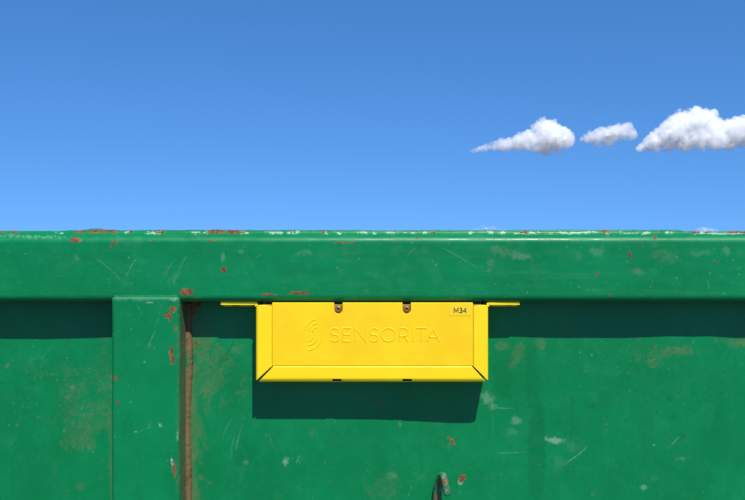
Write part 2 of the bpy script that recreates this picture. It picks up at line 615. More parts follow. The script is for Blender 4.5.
for a, b in ((70, 118), (124, 134), (149, 166), (206, 252), (686, 900), (-300, 20), (430, 437), (519, 528), (600, 612), (318, 326), (538, 545)):
    m_ = sstep(a - 2, a + 3, PX) * sstep(b + 2, b - 3, PX)
    lip = ((np.arange(len(prof)) >= lip0 - 1) & (np.arange(len(prof)) <= lip1))[:, None]
    wr.put(0, m_ * lip * sstep(0.30, 0.62, fbm(PX / 4.5, PY / 1.2, 61, 4)) * 0.85)
wr.put(0, (np.arange(len(prof)) >= lip1)[:, None] * sstep(0.42, 0.6, fbm(PX / 40, Yd * 400, 66, 4)))
rail = link('top_rail', grid_mesh('top_rail', np.stack([X, Yd, Zd], -1)[:, ::-1], wr.L[:, ::-1], close=True), M_GREEN, C0)

# --- side wall sheet
zt = 1.535
zs = np.concatenate([np.arange(zt, EYE - (512 - CY) * MM * 1.035, -0.00122), np.arange(1.17, 0.20, -0.03), [0.19]])
X, Z = np.meshgrid(xs, zs)
kz = F / (DIST + WALL_Y)
PX, PY = X * kz + CX, CY + (EYE - Z) * kz
dent = (fbm(X * 2.6, Z * 2.6, 71, 3) - 0.5) * 0.0042 + (fbm(X * 11, Z * 11, 74, 3) - 0.5) * 0.0012
dent += 0.0050 * np.exp(-(((PX - 468) / 75) ** 2 + ((PY - 432) / 45) ** 2))
dent -= 0.0012 * np.exp(-(((PX - 260) / 60) ** 2 + ((PY - 420) / 50) ** 2))
wr = Wear(PX, PY, 80)
wr.film(2, 0.30, 0.57, 0.75, sstep(430, 340, PY) * 0.8, 45, 38, 81)
wr.film(2, 0.10, 0.56, 0.78, 1.0, 70, 70, 82)
wr.film(1, 0.07, 0.52, 0.80, 1.0, 9, 9, 83)
wr.film(1, 0.035, 0.52, 0.78, 1.0, 4, 75, 86)
wr.film(3, 0.22, 0.50, 0.72, 1.0, 7, 60, 87)
wr.film(3, 0.5, 0.52, 0.70, 1.0, 34, 60, 84)
# dust films
for a in ((92, 425, 20, 40, 25, .62, .9), (75, 400, 22, 28, 0, .5, .9), (104, 380, 14, 40, 0, .5, .9), (60, 372, 50, 8, 0, .4, 1.0), (80, 487, 8, 6, 0, .7, .9), (30, 368, 20, 6, 0, .35, 1.),
          (216, 372, 26, 28, 0, .75, 1.1), (200, 350, 12, 20, 0, .8, .7), (208, 395, 8, 24, 0, .6, .9), (240, 352, 10, 12, 0, .7, 1.1), (516, 355, 10, 14, 15, .85, .8), (505, 346, 9, 6, 0, .8, .9), (541, 345, 6, 5, 0, .7, .9),
          (690, 353, 28, 8, 0, .75, 1.1), (655, 358, 8, 8, 0, .6, 1.), (735, 344, 20, 7, 0, .8, 1.0), (640, 350, 12, 10, 0, .4, 1.), (390, 486, 24, 12, -20, .5, 1.0), (420, 478, 16, 14, 0, .35, 1.0), (312, 433, 4, 9, 0, .55, .8),
          (300, 425, 24, 6, 0, .3, 1.2), (640, 437, 7, 3, 0, .45, 1.), (655, 432, 4, 3, 0, .4, 1.), (380, 405, 6, 5, 0, .7, .9), (360, 398, 7, 8, 0, .5, .9), (300, 392, 34, 7, 0, .45, 1.2), (335, 470, 20, 20, 0, .2, 1.2), (580, 335, 14, 14, 0, .35, 1.2), (560, 312, 12, 16, 0, .5, 1.2)):
    wr.blob(2, a[0], a[1], a[2], a[3], a[4], amp=a[5] * 0.8, rough=a[6], soft=0.6, big=True)
# cleaner, darker runs
for a in ((537, 452, 9, 54, 0, 1.0, .35), (504, 372, 10, 24, 0, .9, .7), (531, 372, 7, 34, 0, .8, .6), (226, 357, 7, 4, -15, 1, .5), (220, 361, 3, 3, 0, 1, .3), (572, 401, 2.2, 5, 0, .9, .3), (594, 406, 4, 4, 0, .9, .3), (669, 398, 3.6, 3.4, 0, 1, .3),
          (657, 412, 2.6, 2.4, 0, .9, .3), (673, 417, 3.2, 3, 0, 1, .3), (683, 436, 3.6, 3.2, 0, 1, .3), (626, 421, 2.6, 2.2, 0, .8, .3), (602, 363, 2.5, 2.2, 0, .8, .3), (620, 345, 2.4, 1.8, 0, .8, .3), (647, 373, 3, 2.5, 0, .7, .3), (617, 462, 2, 2, 0, .6, .3),
          (245, 455, 14, 14, 0, .7, .9), (232, 382, 16, 12, 30, .8, .9), (280, 470, 30, 16, 0, .4, 1.), (350, 455, 40, 20, 0, .4, 1.), (50, 375, 26, 14, 20, .5, 1.), (470, 470, 20, 20, 0, .4, 1.)):
    wr.blob(3, a[0], a[1], a[2], a[3], a[4], amp=a[5], rough=a[6], soft=0.2)
wr.line(3, 209, 350, 211, 375, 1.5, 1, 1, 0)
wr.line(3, 211, 375, 226, 360, 1.3, 1, 0, 0)
wr.line(3, 225, 358, 236, 340, 1.4, 1, 1, 0)
wr.line(3, 573, 405, 568, 455, 1.0, .9, 1, 0)
# pale rubbed marks and scratches
for a in ((556, 440, 9, 3.2, 8, .75), (572, 446, 8, 5, 0, .22), (488, 398, 6, 5, 30, .55), (492, 407, 4, 3, 0, .6), (516, 421, 5, 4, 0, .5), (512, 432, 6, 4, 0, .25), (286, 461, 3.2, 4.5, 35, .75), (299, 462, 1.4, 1.6, 0, .25), (400, 424, 2.5, 3.5, 0, .4),
          (654, 445, 1.1, 1.1, 0, .9), (643, 487, 3, 2.4, 0, .55), (655, 478, 4, 4, 0, .2), (682, 458, 5, 2, 0, .4), (246, 462, 3, 2, 0, .35), (392, 476, 4, 3, 0, .35), (560, 462, 7, 7, 0, .2), (450, 446, 3, 3, 0, .2)):
    wr.blob(1, a[0], a[1], a[2], a[3], a[4], amp=a[5] * 0.65, rough=1.3, soft=0.7)
for a in ((493, 408, 516, 409, .8, .55, 0), (495, 454, 530, 452, .9, .4, 0), (668, 449, 681, 435, .8, .5, .5), (564, 464, 588, 446, 1.0, .55, -1), (236, 452, 244, 420, .7, .5, 1), (230, 462, 236, 430, .7, .35, 1), (240, 484, 246, 452, .6, .3, 0),
          (222, 440, 232, 418, .7, .35, 1), (492, 400, 494, 440, .7, .3, 0), (268, 430, 274, 450, .6, .3, 0), (296, 463, 300, 455, .8, .5, 0), (700, 420, 704, 408, .6, .25, 0), (40, 360, 52, 346, .6, .3, 0), (5, 450, 18, 436, .6, .25, 0), (408, 497, 412, 485, .8, .4, 0)):
    wr.line(1, *a)
wr.specks(1, -30, 780, 340, 510, 260, 0.35, 0.8, 0.38, 15)
wr.specks(1, -30, 110, 340, 420, 90, 0.35, 0.8, 0.4, 16)
wr.specks(1, 560, 780, 340, 400, 130, 0.35, 0.8, 0.4, 17)
wr.specks(2, -30, 112, 360, 430, 40, 0.8, 2.2, 0.9, 18)
wr.scratches(1, 190, 780, 345, 505, 55, 14, 0.13, 19)
wr.scratches(3, 190, 780, 345, 505, 40, 18, 0.7, 20)
# rust: spots, and the run beside the weld
for a in ((462, 478, 3.2, 4.0, 0), (453, 442, 1.6, 3.6, -35), (449, 438, 1.2, 1.6, 0), (325, 462, 1.1, 1.0, 0), (330, 480, 1, 1, 0), (606, 424, 1.2, 1.0, 0), (592, 494, 1.4, 1.2, 0), (240, 400, 1.2, 1.1, 0), (208, 349, 1.2, 1.2, 0), (432, 417, 1.1, 1.4, 0), (196, 300, 6, 10, 0), (190, 310, 4, 18, 0), (196, 343, 2, 3, 0)):
    wr.blob(0, a[0], a[1], a[2], a[3], a[4], 1.0, 0.85, 0.28)
wr.blob(1, 460.5, 482, 2.4, 3.4, 0, .55, .4, .4)
run = sstep(197, 189, PX + (fbm(PX / 4, PY / 9, 90, 4) - 0.5) * 10) * sstep(170, 176, PX)
wr.put(0, 0.42 * run * np.clip(0.3 + fbm(PX / 3, PY / 7, 92, 4), 0, 1))
wr.put(2, 0.72 * sstep(214, 190, PX + (fbm(PX / 9, PY / 14, 93, 5) - 0.5) * 40) * sstep(170, 176, PX))
wr.put(2, 0.7 * sstep(104, 113, PX + (fbm(PX / 6, PY / 14, 94, 4) - 0.5) * 10) * sstep(120, 114, PX) * sstep(355, 380, PY))
wr.put(0, sstep(0.56, 0.66, fbm(X * 3, Z * 7, 96, 5)) * sstep(0.75, 0.35, Z))
P = np.stack([X, WALL_Y + dent, Z], -1)
wall = link('side_wall', grid_mesh('side_wall', P[::-1], wr.L[::-1]), M_GREEN, C0)

# --- upright post with rounded corners
def post_mesh():
    r = 0.0065
    x0, x1, yf, yb = (112 - CX) * MM, (180 - CX) * MM, -0.0065, WALL_Y + 0.006
    loop = []                                      # (inner x, inner y, nx, ny)
    for y in np.linspace(yb, yf + r, 22):
        loop.append((x0 + r, y, -1, 0))
    for a in np.linspace(180, 270, 9)[1:]:
        loop.append((x0 + r, yf + r, math.cos(math.radians(a)), math.sin(math.radians(a))))
    for x in np.arange(x0 + r + 0.0012, x1 - r, 0.0012):
        loop.append((x, yf + r, 0, -1))
    for a in np.linspace(270, 360, 9)[:-1]:
        loop.append((x1 - r, yf + r, math.cos(math.radians(a)), math.sin(math.radians(a))))
    for y in np.linspace(yf + r, yb, 22):
        loop.append((x1 - r, y, 1, 0))
    lp = np.array(loop)
    ztop = EYE - (296.0 - CY) * MM
    rows = []
    for q in (0.2, 0.5, 0.8):                      # the closed top
        rows.append((-r * 2.5 * (1 - q), ztop))
    for a in np.linspace(90, 0, 9):
        rows.append((r * math.cos(math.radians(a)), ztop - r + r * math.sin(math.radians(a))))
    for z in np.arange(ztop - r - 0.0012, 1.19, -0.0012):
        rows.append((r, z))
    for z in np.arange(1.17, 0.2, -0.03):
        rows.append((r, z))
    cxm = (x0 + x1) / 2
    P = np.zeros((len(rows), len(lp), 3))
    for i, (o, z) in enumerate(rows):
        P[i, :, 0] = lp[:, 0] + lp[:, 2] * o
        P[i, :, 1] = lp[:, 1] + lp[:, 3] * o
        P[i, :, 2] = z
    P[..., 0] += (fbm(P[..., 2] * 14, P[..., 2] * 0, 97, 3) - 0.5) * 0.0022
    P[..., 1] += (fbm(P[..., 0] * 12, P[..., 2] * 8, 98, 3) - 0.5) * 0.0020
    PX = P[..., 0] * F / (DIST + P[..., 1]) + CX
    PY = CY + (EYE - P[..., 2]) * F / (DIST + P[..., 1])
    wr = Wear(PX, PY, 100)
    wr.film(2, 0.30, 0.55, 0.8, 1.0, 40, 60, 101)
    wr.film(1, 0.04, 0.53, 0.8, 1.0, 4, 60, 102)
    wr.film(3, 0.5, 0.55, 0.7, 1.0, 25, 50, 103)
    for a in ((168, 315, 3.6, 3.0, 30), (172.5, 309, 3.0, 3.4, 0), (170, 319, 1.4, 3, 0), (175.5, 328, 1.3, 2.8, 0), (172, 358, 2.2, 7, -5), (171.5, 350, 1.5, 3.5, 0), (174.5, 470, 1.8, 9, -6), (115.5, 378.5, 2.3, 2.2, 0), (118, 402, 1.0, 2, 0)):
        wr.blob(0, a[0], a[1], a[2], a[3], a[4], 1.0, 0.8, 0.28)
    for a in ((173, 299.5, 5, 1.6, 0, .4), (150, 302.5, 4, .8, 0, .5), (171, 354, 1.8, 4, 0, .8), (172.5, 463, 1.4, 4, -10, .95), (144.5, 362, 1.2, 1.4, 0, .4), (135.5, 431.5, 1.6, 1, 0, .5), (160, 425, 2.6, 1.4, 50, .5), (150, 345, 3, 2, 0, .15), (177.5, 436, 1, 4, 0, .5)):
        wr.blob(1, a[0], a[1], a[2], a[3], a[4], amp=a[5], rough=0.6, soft=0.5)
    for a in ((137, 304, 142, 314, .8, .45, 0), (148, 347, 156, 330, .9, .4, .5), (155, 327, 160, 316, .7, .28, .5), (148, 430, 152, 418, .7, .4, 0), (138, 433, 152, 427, .6, .3, 1), (160, 308, 166, 300, .6, .3, 0), (150, 346, 146, 350, .7, .3, 0), (125, 420, 128, 400, .5, .15, 0), (150, 352, 148, 340, .6, .2, 0)):
        wr.line(1, *a)
    wr.put(2, sstep(174, 182, PX + (wr.n1 - 0.5) * 5) * 0.85 * sstep(297, 306, PY))
    wr.put(0, sstep(178.2, 181.2, PX + (wr.n1 - 0.5) * 3.6) * 0.44 * np.clip(0.2 + 1.2 * wr.n0, 0, 1))
    wr.put(1, 0.20 * sstep(303, 298, PY + (wr.n1 - .5) * 8) * sstep(294, 297, PY))  # paler band paints in the light on the rounded post top
    wr.specks(1, 112, 180, 300, 505, 60, 0.35, 0.8, 0.4, 104)
    wr.specks(0, 112, 180, 300, 505, 3, 0.5, 0.9, 0.7, 105)
    me = grid_mesh('post', P[::-1], wr.L[::-1])
    return me


pm = post_mesh()
pm.materials.append(M_GREEN)
PITCH = 1.40


def bead_mesh():
    pts = []
    g = random.Random(3)
    base = W(187.5, 300, WALL_Y)
    z = EYE - (305 - CY) * MM
    rad = []
    while z > 0.25:
        step = 0.0028 if z > 1.18 else 0.02
        k = 0.0068 + 0.00018 * math.sin(z * 2 * math.pi / 0.0105) + 0.0009 * math.sin(z * 41) + g.uniform(-0.00015, 0.00015)
        pts.append(Vector((base.x + g.uniform(-0.0004, 0.0004) + 0.0012 * math.sin(z * 23), WALL_Y + 0.0005, z)))
        rad.append(k)
        z -= step
    return tube_mesh('weld_bead', pts, rad, 14, 0.04, 4)


bm_ = bead_mesh()
bm_.materials.append(M_BEAD)

def joint_mesh():
    g = random.Random(12)
    pts, rad = [], []
    x = (114.5 - CX) * MM
    while x < (178 - CX) * MM:
        pts.append(Vector((x, -0.0016 + g.uniform(-0.0001, 0.0001), EYE - (296.0 - CY) * MM + 0.0012 * (vnoise(np.array([x * 90.0]), np.array([3.5]), 8)[0] - 0.5))))
        rad.append(0.0017 + 0.0007 * (vnoise(np.array([x * 170.0]), np.array([0.5]), 5)[0] - 0.5))
        x += 0.0011
    bm = bmesh.new()
    rings = [[bm.verts.new(p + Vector((0, math.cos(t) * r, math.sin(t) * r))) for t in np.linspace(0, 2 * math.pi, 11)[:-1]] for p, r in zip(pts, rad)]
    for a, b in zip(rings, rings[1:]):
        for k in range(10):
            bm.faces.new((a[k], a[(k + 1) % 10], b[(k + 1) % 10], b[k]))
    bm.faces.new(rings[0])
    bm.faces.new(rings[-1])
    return bm_mesh('weld_bead', bm)


jm_ = joint_mesh()
jm_.materials.append(M_PLAIN)

# --- net hook: a bent rod that leaves the wall, turns over and hangs free
def hook_mesh():
    ctrl = [W(435.4, 530, WALL_Y - 0.003), W(436.2, 508, WALL_Y - 0.004), W(437.4, 492, WALL_Y - 0.006), W(439.4, 482, WALL_Y - 0.010), W(441.0, 477, WALL_Y - 0.015), W(442.4, 475.4, WALL_Y - 0.021),
            W(443.8, 477.5, WALL_Y - 0.027), W(445.2, 483, WALL_Y - 0.031), W(446.4, 489, WALL_Y - 0.033), W(447.2, 494.0, WALL_Y - 0.034)]
    pts = []
    for i in range(len(ctrl) - 1):
        p0, p1, p2, p3 = ctrl[max(i - 1, 0)], ctrl[i], ctrl[i + 1], ctrl[min(i + 2, len(ctrl) - 1)]
        for k in range(6):
            t = k / 6
            pts.append(0.5 * ((2 * p1) + (p2 - p0) * t + (2 * p0 - 5 * p1 + 4 * p2 - p3) * t * t + (3 * p1 - p0 - 3 * p2 + p3) * t ** 3))
    pts.append(ctrl[-1])
    e = (pts[-1] - pts[-2]).normalized()
    pts += [pts[-1] + e * 0.0012, pts[-1] + e * 0.0022, pts[-1] + e * 0.0027]
    r = 0.0060
    m_ = len(pts) - 3
    rad = [r * (1.28 - 0.30 * min(1.0, i / (m_ * 0.55))) for i in range(m_)] + [r * 0.9, r * 0.65, r * 0.25]
    return tube_mesh('hook', pts, rad, 16, 0.05, 9)


hm = hook_mesh()
hm.materials.append(M_HOOK)
for k in (-1, 0, 1, 2):
    for me, nm in ((pm, 'post'), (bm_, 'weld_bead'), (jm_, 'weld_bead'), (hm, 'hook')):
        if nm == 'hook' and k == 2:
            continue
        o = link(nm, me, None, C0)
        o.location.x += k * PITCH

# --- the rest of the container body, out of this view
LW = 2.30
box('bottom_rail', XL, XR, -0.004, 0.10, 0.10, 0.205, M_PLAIN, C0, 0.01)
box('bottom_rail', XL, XR, LW - 0.10, LW + 0.004, 0.10, 0.205, M_PLAIN, C0, 0.01)
box('floor_plate', XL + 0.004, XR - 0.004, 0.101, LW - 0.101, 0.13, 0.14, M_PLAIN, C0)
box('far_wall', XL + 0.004, XR - 0.004, LW - 0.05, LW - 0.045, 0.206, 1.53, M_PLAIN, C0)
box('far_rail', XL, XR, LW - 0.10, LW, 1.522, 1.615, M_PLAIN, C0, 0.012)
for s, x in ((1, XL), (-1, XR)):
    a, b = sorted((x, x + s * 0.005))
    box('end_wall', a, b, 0.05, LW - 0.052, 0.206, 1.53, M_PLAIN, C0)
    a, b = sorted((x + s * 0.0, x + s * 0.10))
    box('end_rail', a, b, 0.102, LW - 0.102, 1.522, 1.612, M_PLAIN, C0, 0.012)
for y in (0.55, LW - 0.62):
    box('skid', XL + 0.02, XR - 0.02, y, y + 0.07, 0.0, 0.129, M_PLAIN, C0, 0.006)
for x in np.arange(XL + 0.2, XR, 0.8):
    box('cross_member', x, x + 0.06, 0.101, LW - 0.101, 0.06, 0.1295, M_PLAIN, C0)

# ------------------------------------------------------------------ yellow sensor box under the rail
B0 = empty('sensor_box', W(372, 381, 0.02), 'bright yellow sensor box with embossed lettering hung under the green container rail', 'sensor box')
YF = -0.0035                                       # front of the flanges
YB = 0.0425
TH = 0.0018


def bend(cx_, y_front, r, side, n=6):
    """quarter bend from the side plane to the front plane: (offset, y)"""
    return [(side * (r - r * math.cos(a)), y_front + r - r * math.sin(a)) for a in np.linspace(0, math.pi / 2, n)]


R = 0.0034
# side sheets: side wall, bend, flange; the lower end is mitred
for side, xo, xi in ((1, 257.2, 271.8), (-1, 487.0, 473.4)):
    Xo, Xi = (xo - CX) * MM, (xi - CX) * MM
    cols = [(Xo, YB), (Xo, 0.02)] + [(Xo + d, y) for d, y in bend(Xo, YF, R, side)] + [(Xo + side * R * 1.8, YF), (Xi - side * 0.0008, YF), (Xi, YF + 0.0006)]
    rows = []
    zt_, zb_ = EYE - (304.6 - CY) * MM, EYE - (380.2 - CY) * MM
    for t in (0.0, 0.02, 0.06, 0.25, 0.5, 0.75, 1.0):
        row = []
        for x, y in cols:
            u = np.clip((x - Xo) / (Xi - Xo), 0, 1)
            top = zt_ - 0.0012 * max(0, 1 - u * 5) - 0.0015 * max(0, u * 5 - 4)
            bot = zb_ + u * (380.2 - 366.6) * MM + (0.0009 if u > 0.15 else 0)
            row.append(Vector((x, y, top + (bot - top) * t)))
        rows.append(row)
    if side < 0:
        rows = [list(reversed(q)) for q in rows]
    sheet('side_flange', rows, M_YEL, B0, thick=TH, offset=-1.0)

# bottom sheet with two slots through its bend
zo, zi = EYE - (381.0 - CY) * MM, EYE - (366.4 - CY) * MM
prof_b = [(YB, zo), (0.02, zo), (0.006, zo)] + [(y, zo + d) for d, y in bend(0, YF, 0.0058, 1, 6)] + [(YF, zo + 0.0066), (YF, zo + 0.0078), (YF, zi - 0.0008), (YF + 0.0006, zi)]
xb = [258.6, 262, 266, 271.5, 332.6, 341.6, 402.6, 411.6, 473.0, 478, 482, 485.8]
rows = []
for y, z in prof_b:
    u = np.clip((z - zo) / (zi - zo), 0, 1)
    row = []
    for i, px in enumerate(xb):
        lo, hi = 259.0 + u * 14.2, 485.4 - u * 13.6
        row.append(Vector(((lo + (hi - lo) * (px - xb[0]) / (xb[-1] - xb[0]) - CX) * MM if i in (0, 1, 2, 3, 8, 9, 10, 11) else (px - CX) * MM, y, z)))
    rows.append(row)
drop = {(i, j) for i in (4, 5, 6) for j in (4, 6)}
sheet('bottom_flange', rows, M_YEL, B0, drop, thick=TH, offset=1.0)

# the closed body behind
box('back_plate', (259.5 - CX) * MM, (484.6 - CX) * MM, 0.0405, 0.0440, EYE - (378 - CY) * MM, EYE - (303.5 - CY) * MM, M_YEL, B0)
box('inner_case', (262 - CX) * MM, (482.0 - CX) * MM, 0.0014, 0.0400, EYE - (378.6 - CY) * MM, EYE - (304.5 - CY) * MM, M_GAP_SHADE, B0, 0.001)  # its brown carries the shade behind lid gaps, notches and slots

# tabs: the top of each side sheet folded outwards under the rail, with a mounting pad
for side, xo, xe in ((1, 257.2, 219.5), (-1, 487.0, 521.0)):
    Xo, Xe = (xo - CX) * MM, (xe - CX) * MM
    zt_ = EYE - (302.0 - CY) * MM
    path = [(Xe, zt_)] + [(Xe + (Xo - Xe) * t, zt_) for t in (0.08, 0.5, 0.88)]
    path += [(Xo - side * 0.0040 + side * 0.0040 * math.sin(a), zt_ - 0.0040 + 0.0040 * math.cos(a)) for a in np.linspace(0.25, math.pi / 2, 6)]
    path.append((Xo, zt_ - 0.007))
    rows = []
    for y in (0.0058, 0.0066, 0.0088, 0.03, 0.0425):
        row = []
        for i, (x, z) in enumerate(path):
            if i == 0:
                x = Xe + side * (0.0022 if y < 0.006 else 0.0006 if y < 0.007 else 0)
            row.append(Vector((x, y, z)))
        rows.append(row)
    if side > 0:
        rows.reverse()
    tab = sheet('mounting_tab', rows, M_YEL, B0, thick=0.0048, offset=1.0)
    for md in tab.modifiers:
        if md.type == 'BEVEL':
            md.width = 0.0009
    a, b = sorted((Xe + side * 0.003, Xo - side * 0.009))
    p = box('pad', a, b, 0.0150, 0.040, zt_ - 0.0078, zt_ - 0.0034, M_YEL, tab, 0.001)
    q = sorted((Xe + side * 0.017, Xe + side * 0.028) if side > 0 else (Xe - 0.0115, Xe - 0.019))
    box('stamp' if side > 0 else 'slot_glint', q[0], q[1], 0.0148, 0.0154, zt_ - 0.0072, zt_ - 0.0061, M_INK if side > 0 else M_STEEL, tab)  # on the right tab a steel strip stands in for a light glint

# lid with U-shaped notches for the two screws
def lid_mesh():
    x0, x1, zt_, zb_ = 272.5, 472.6, 302.4, 365.6
    o = [(x0, zb_), (x1, zb_), (x1, zt_)]
    for c in (406.6, 338.4):
        hw = 4.1
        o.append((c + hw, zt_))
        for a in np.linspace(0, math.pi, 11):
            o.append((c + hw * math.cos(a), 309.4 + hw * math.sin(a)))
        o.append((c - hw, zt_))
    o.append((x0, zt_))
    bm = bmesh.new()
    y1 = YF - 0.0012
    vs_ = [bm.verts.new(((px - CX) * MM, y1, EYE - (py - CY) * MM)) for px, py in o]
    f = bm.faces.new(vs_)
    ex = bmesh.ops.extrude_face_region(bm, geom=[f])
    for v in ex['geom']:
        if isinstance(v, bmesh.types.BMVert):
            v.co.y += 0.0060
    return bm_mesh('lid', bm)


lid = link('lid', lid_mesh(), M_LID, B0, smooth=False)
b = lid.modifiers.new('edge', 'BEVEL')
b.width, b.segments, b.limit_method = 0.0008, 3, 'ANGLE'
b.angle_limit = math.radians(40)
YL = YF - 0.0012                                   # lid face


def arc(cx_, cy_, rx, ry, a0, a1, n=10):
    return [(cx_ + rx * math.cos(math.radians(t)), cy_ - ry * math.sin(math.radians(t))) for t in np.linspace(a0, a1, n)]


def glyph(ch):
    """strokes of one capital in a unit box: x from 0 to its width, y down from 0 to 1"""
    if ch == 'S':
        return 0.66, [arc(.33, .26, .29, .26, 35, 250, 14) + arc(.33, .74, .31, .26, 80, -150, 15)]
    if ch == 'E':
        return 0.60, [[(.60, 0), (.0, 0), (.0, 1), (.60, 1)], [(.0, .49), (.54, .49)]]
    if ch == 'N':
        return 0.78, [[(0, 1), (0, 0), (.78, 1), (.78, 0)]]
    if ch == 'O':
        return 1.04, [arc(.52, .5, .52, .5, 0, 360, 33)]
    if ch == 'R':
        return 0.66, [[(0, 1), (0, 0), (.34, 0)] + arc(.34, .31, .30, .31, 80, -80, 10) + [(.34, .62), (0, .62)], [(.36, .62), (.66, 1)]]
    if ch == 'I':
        return 0.0, [[(0, 0), (0, 1)]]
    if ch == 'T':
        return 0.76, [[(0, 0), (.76, 0)], [(.38, 0), (.38, 1)]]
    if ch == 'A':
        return 0.92, [[(0, 1), (.46, 0), (.92, 1)], [(.15, .68), (.77, .68)]]
    if ch == 'M':
        return 0.90, [[(0, 1), (0, 0), (.45, .72), (.90, 0), (.90, 1)]]
    if ch == '3':
        return 0.60, [arc(.28, .26, .27, .26, 150, -90, 12)[:-1] + arc(.28, .75, .31, .25, 85, -150, 12)]
    return 0.66, [[(.50, 1), (.50, 0), (0, .70), (.66, .70)]]


def ribbon(bm, pts, hw, y, h, slope=0.6):
    """raised stroke along photo-pixel points, mitred at its corners, closed at its ends"""
    loop = abs(pts[0][0] - pts[-1][0]) + abs(pts[0][1] - pts[-1][1]) < 1e-6
    n = len(pts)
    rings = []
    for i, (x, z) in enumerate(pts):
        a = pts[i - 1] if i else (pts[-2] if loop else None)
        c = pts[i + 1] if i < n - 1 else (pts[1] if loop else None)
        d1 = Vector((x - a[0], z - a[1])).normalized() if a else None
        d2 = Vector((c[0] - x, c[1] - z)).normalized() if c else None
        d1, d2 = d1 or d2, d2 or d1
        t = (d1 + d2).normalized()
        k = min(1.0 / max(t.dot(d1), 0.3), 2.2)
        nx, nz = -t.y * k, t.x * k
        ring = []
        for q, d in ((-1, 0.0), (-slope, 1.0), (slope, 1.0), (1, 0.0)):
            ring.append(bm.verts.new(((x + nx * hw * q - CX) * MM, y - d * h, EYE - (z + nz * hw * q - CY) * MM)))
        rings.append(ring)
    for p_, q_ in zip(rings, rings[1:]):
        for k in range(3):
            bm.faces.new((p_[k], p_[k + 1], q_[k + 1], q_[k]))
    if not loop:
        bm.faces.new(rings[0])
        bm.faces.new(list(reversed(rings[-1])))


KERN = {('T', 'A'): 0.15, ('I', 'T'): 0.85, ('R', 'I'): 1.1, ('N', 'S'): 0.95, ('S', 'O'): 0.8, ('O', 'R'): 1.05}


def stroke_text(name, s_, x0, x1, top, bot, y, hw, h, m, parent, gap, slope=0.6):
    H = bot - top
    ws = [glyph(c)[0] for c in s_]
    k = (x1 - x0) / (sum(ws) + gap * sum(KERN.get(q, 1.0) for q in zip(s_, s_[1:])))
    x = x0
    for c, nx, wd in zip(s_, s_[1:] + ' ', ws):
        bm = bmesh.new()
        for st in glyph(c)[1]:
            ribbon(bm, [(x + u * k, top + v * H) for u, v in st], hw, y, h, slope)
        link(name, bm_mesh(name, bm), m, parent, smooth=False)
        x += (wd + gap * KERN.get((c, nx), 1.0)) * k


stroke_text('letter', 'SENSORITA', 330.4, 439.0, 327.8, 341.0, YL + 0.0002, 1.15, 0.00065, M_LID, lid, 0.32, 0.45)

# emblem: three arcs above and three below a dotted line
def emblem_mesh():
    bm = bmesh.new()
    cx_, cy_ = 318.0, 333.0
    for r in (5.5, 9.5, 13.5):
        ribbon(bm, [(cx_ + r * math.cos(math.radians(t)) * 0.95, cy_ - 0.6 - r * math.sin(math.radians(t))) for t in np.linspace(95, 168, 12)], 1.0, YL + 0.0002, 0.00065, 0.45)
    cx_ = 308.0
    for r in (5.5, 9.5, 14.5):
        ribbon(bm, [(cx_ + r * math.cos(math.radians(t)) * 0.95, cy_ + 2.2 + r * math.sin(math.radians(t))) for t in np.linspace(10, 88, 12)], 1.0, YL + 0.0002, 0.00065, 0.45)
    for x in np.arange(302.5, 324, 3.0):
        ribbon(bm, [(x - 0.55, 333.9), (x + 0.55, 333.9)], 0.5, YL + 0.0002, 0.0004)
    return bm_mesh('emblem', bm)


link('emblem', emblem_mesh(), M_LID, lid, smooth=False)

stk = box('sticker', (448.8 - CX) * MM, (470.2 - CX) * MM, YL - 0.0003, YL + 0.0005, EYE - (315.4 - CY) * MM, EYE - (304.0 - CY) * MM, M_STK, B0)
stk['label'] = 'small yellow sticker with black characters'
stroke_text('letter', 'M34', 453.8, 466.0, 307.7, 312.6, YL - 0.00035, 0.46, 0.0001, M_INK, stk, 0.30, 0.95)


def screw(px, py):
    c = W(px, py, 0)
    bm = bmesh.new()
    n = 20
    rings = []
    y0 = YF - 0.0002
    for rad, y in ((0.0042, 0.0032), (0.0042, y0 + 0.0022), (0.0038, y0 + 0.0006), (0.0030, y0), (0.0020, y0), (0.0018, y0 + 0.0018)):
        rings.append([bm.verts.new((c.x + rad * math.cos(2 * math.pi * k / n), y, c.z + rad * math.sin(2 * math.pi * k / n))) for k in range(n)])
    for a, b_ in zip(rings, rings[1:]):
        for k in range(n):
            bm.faces.new((a[k], a[(k + 1) % n], b_[(k + 1) % n], b_[k]))
    bm.faces.new(rings[-1])
    bm.faces.new(list(reversed(rings[0])))
    s = link('screw', bm_mesh('screw', bm), M_STEEL, B0, smooth=False)
    bm = bmesh.new()
    g = bmesh.ops.create_cone(bm, cap_ends=True, segments=6, radius1=0.00175, radius2=0.00175, depth=0.0004)
    bmesh.ops.rotate(bm, verts=bm.verts, cent=(0, 0, 0), matrix=Matrix.Rotation(math.pi / 2, 3, 'X'))
    bmesh.ops.translate(bm, verts=bm.verts, vec=(c.x, y0 + 0.0014, c.z))
    link('socket', bm_mesh('socket', bm), M_DARK, s, smooth=False)


screw(338.4, 308.6)
screw(406.6, 308.6)

# ------------------------------------------------------------------ clouds
def cloud_core_mat():
    m, n, l, p = mat('cloud body')
    p.inputs['Base Color'].default_value = (0.95, 0.95, 0.95, 1)
    p.inputs['Roughness'].default_value = 1.0
    p.inputs['Specular IOR Level'].default_value = 0.0
    return m


M_CORE = cloud_core_mat()


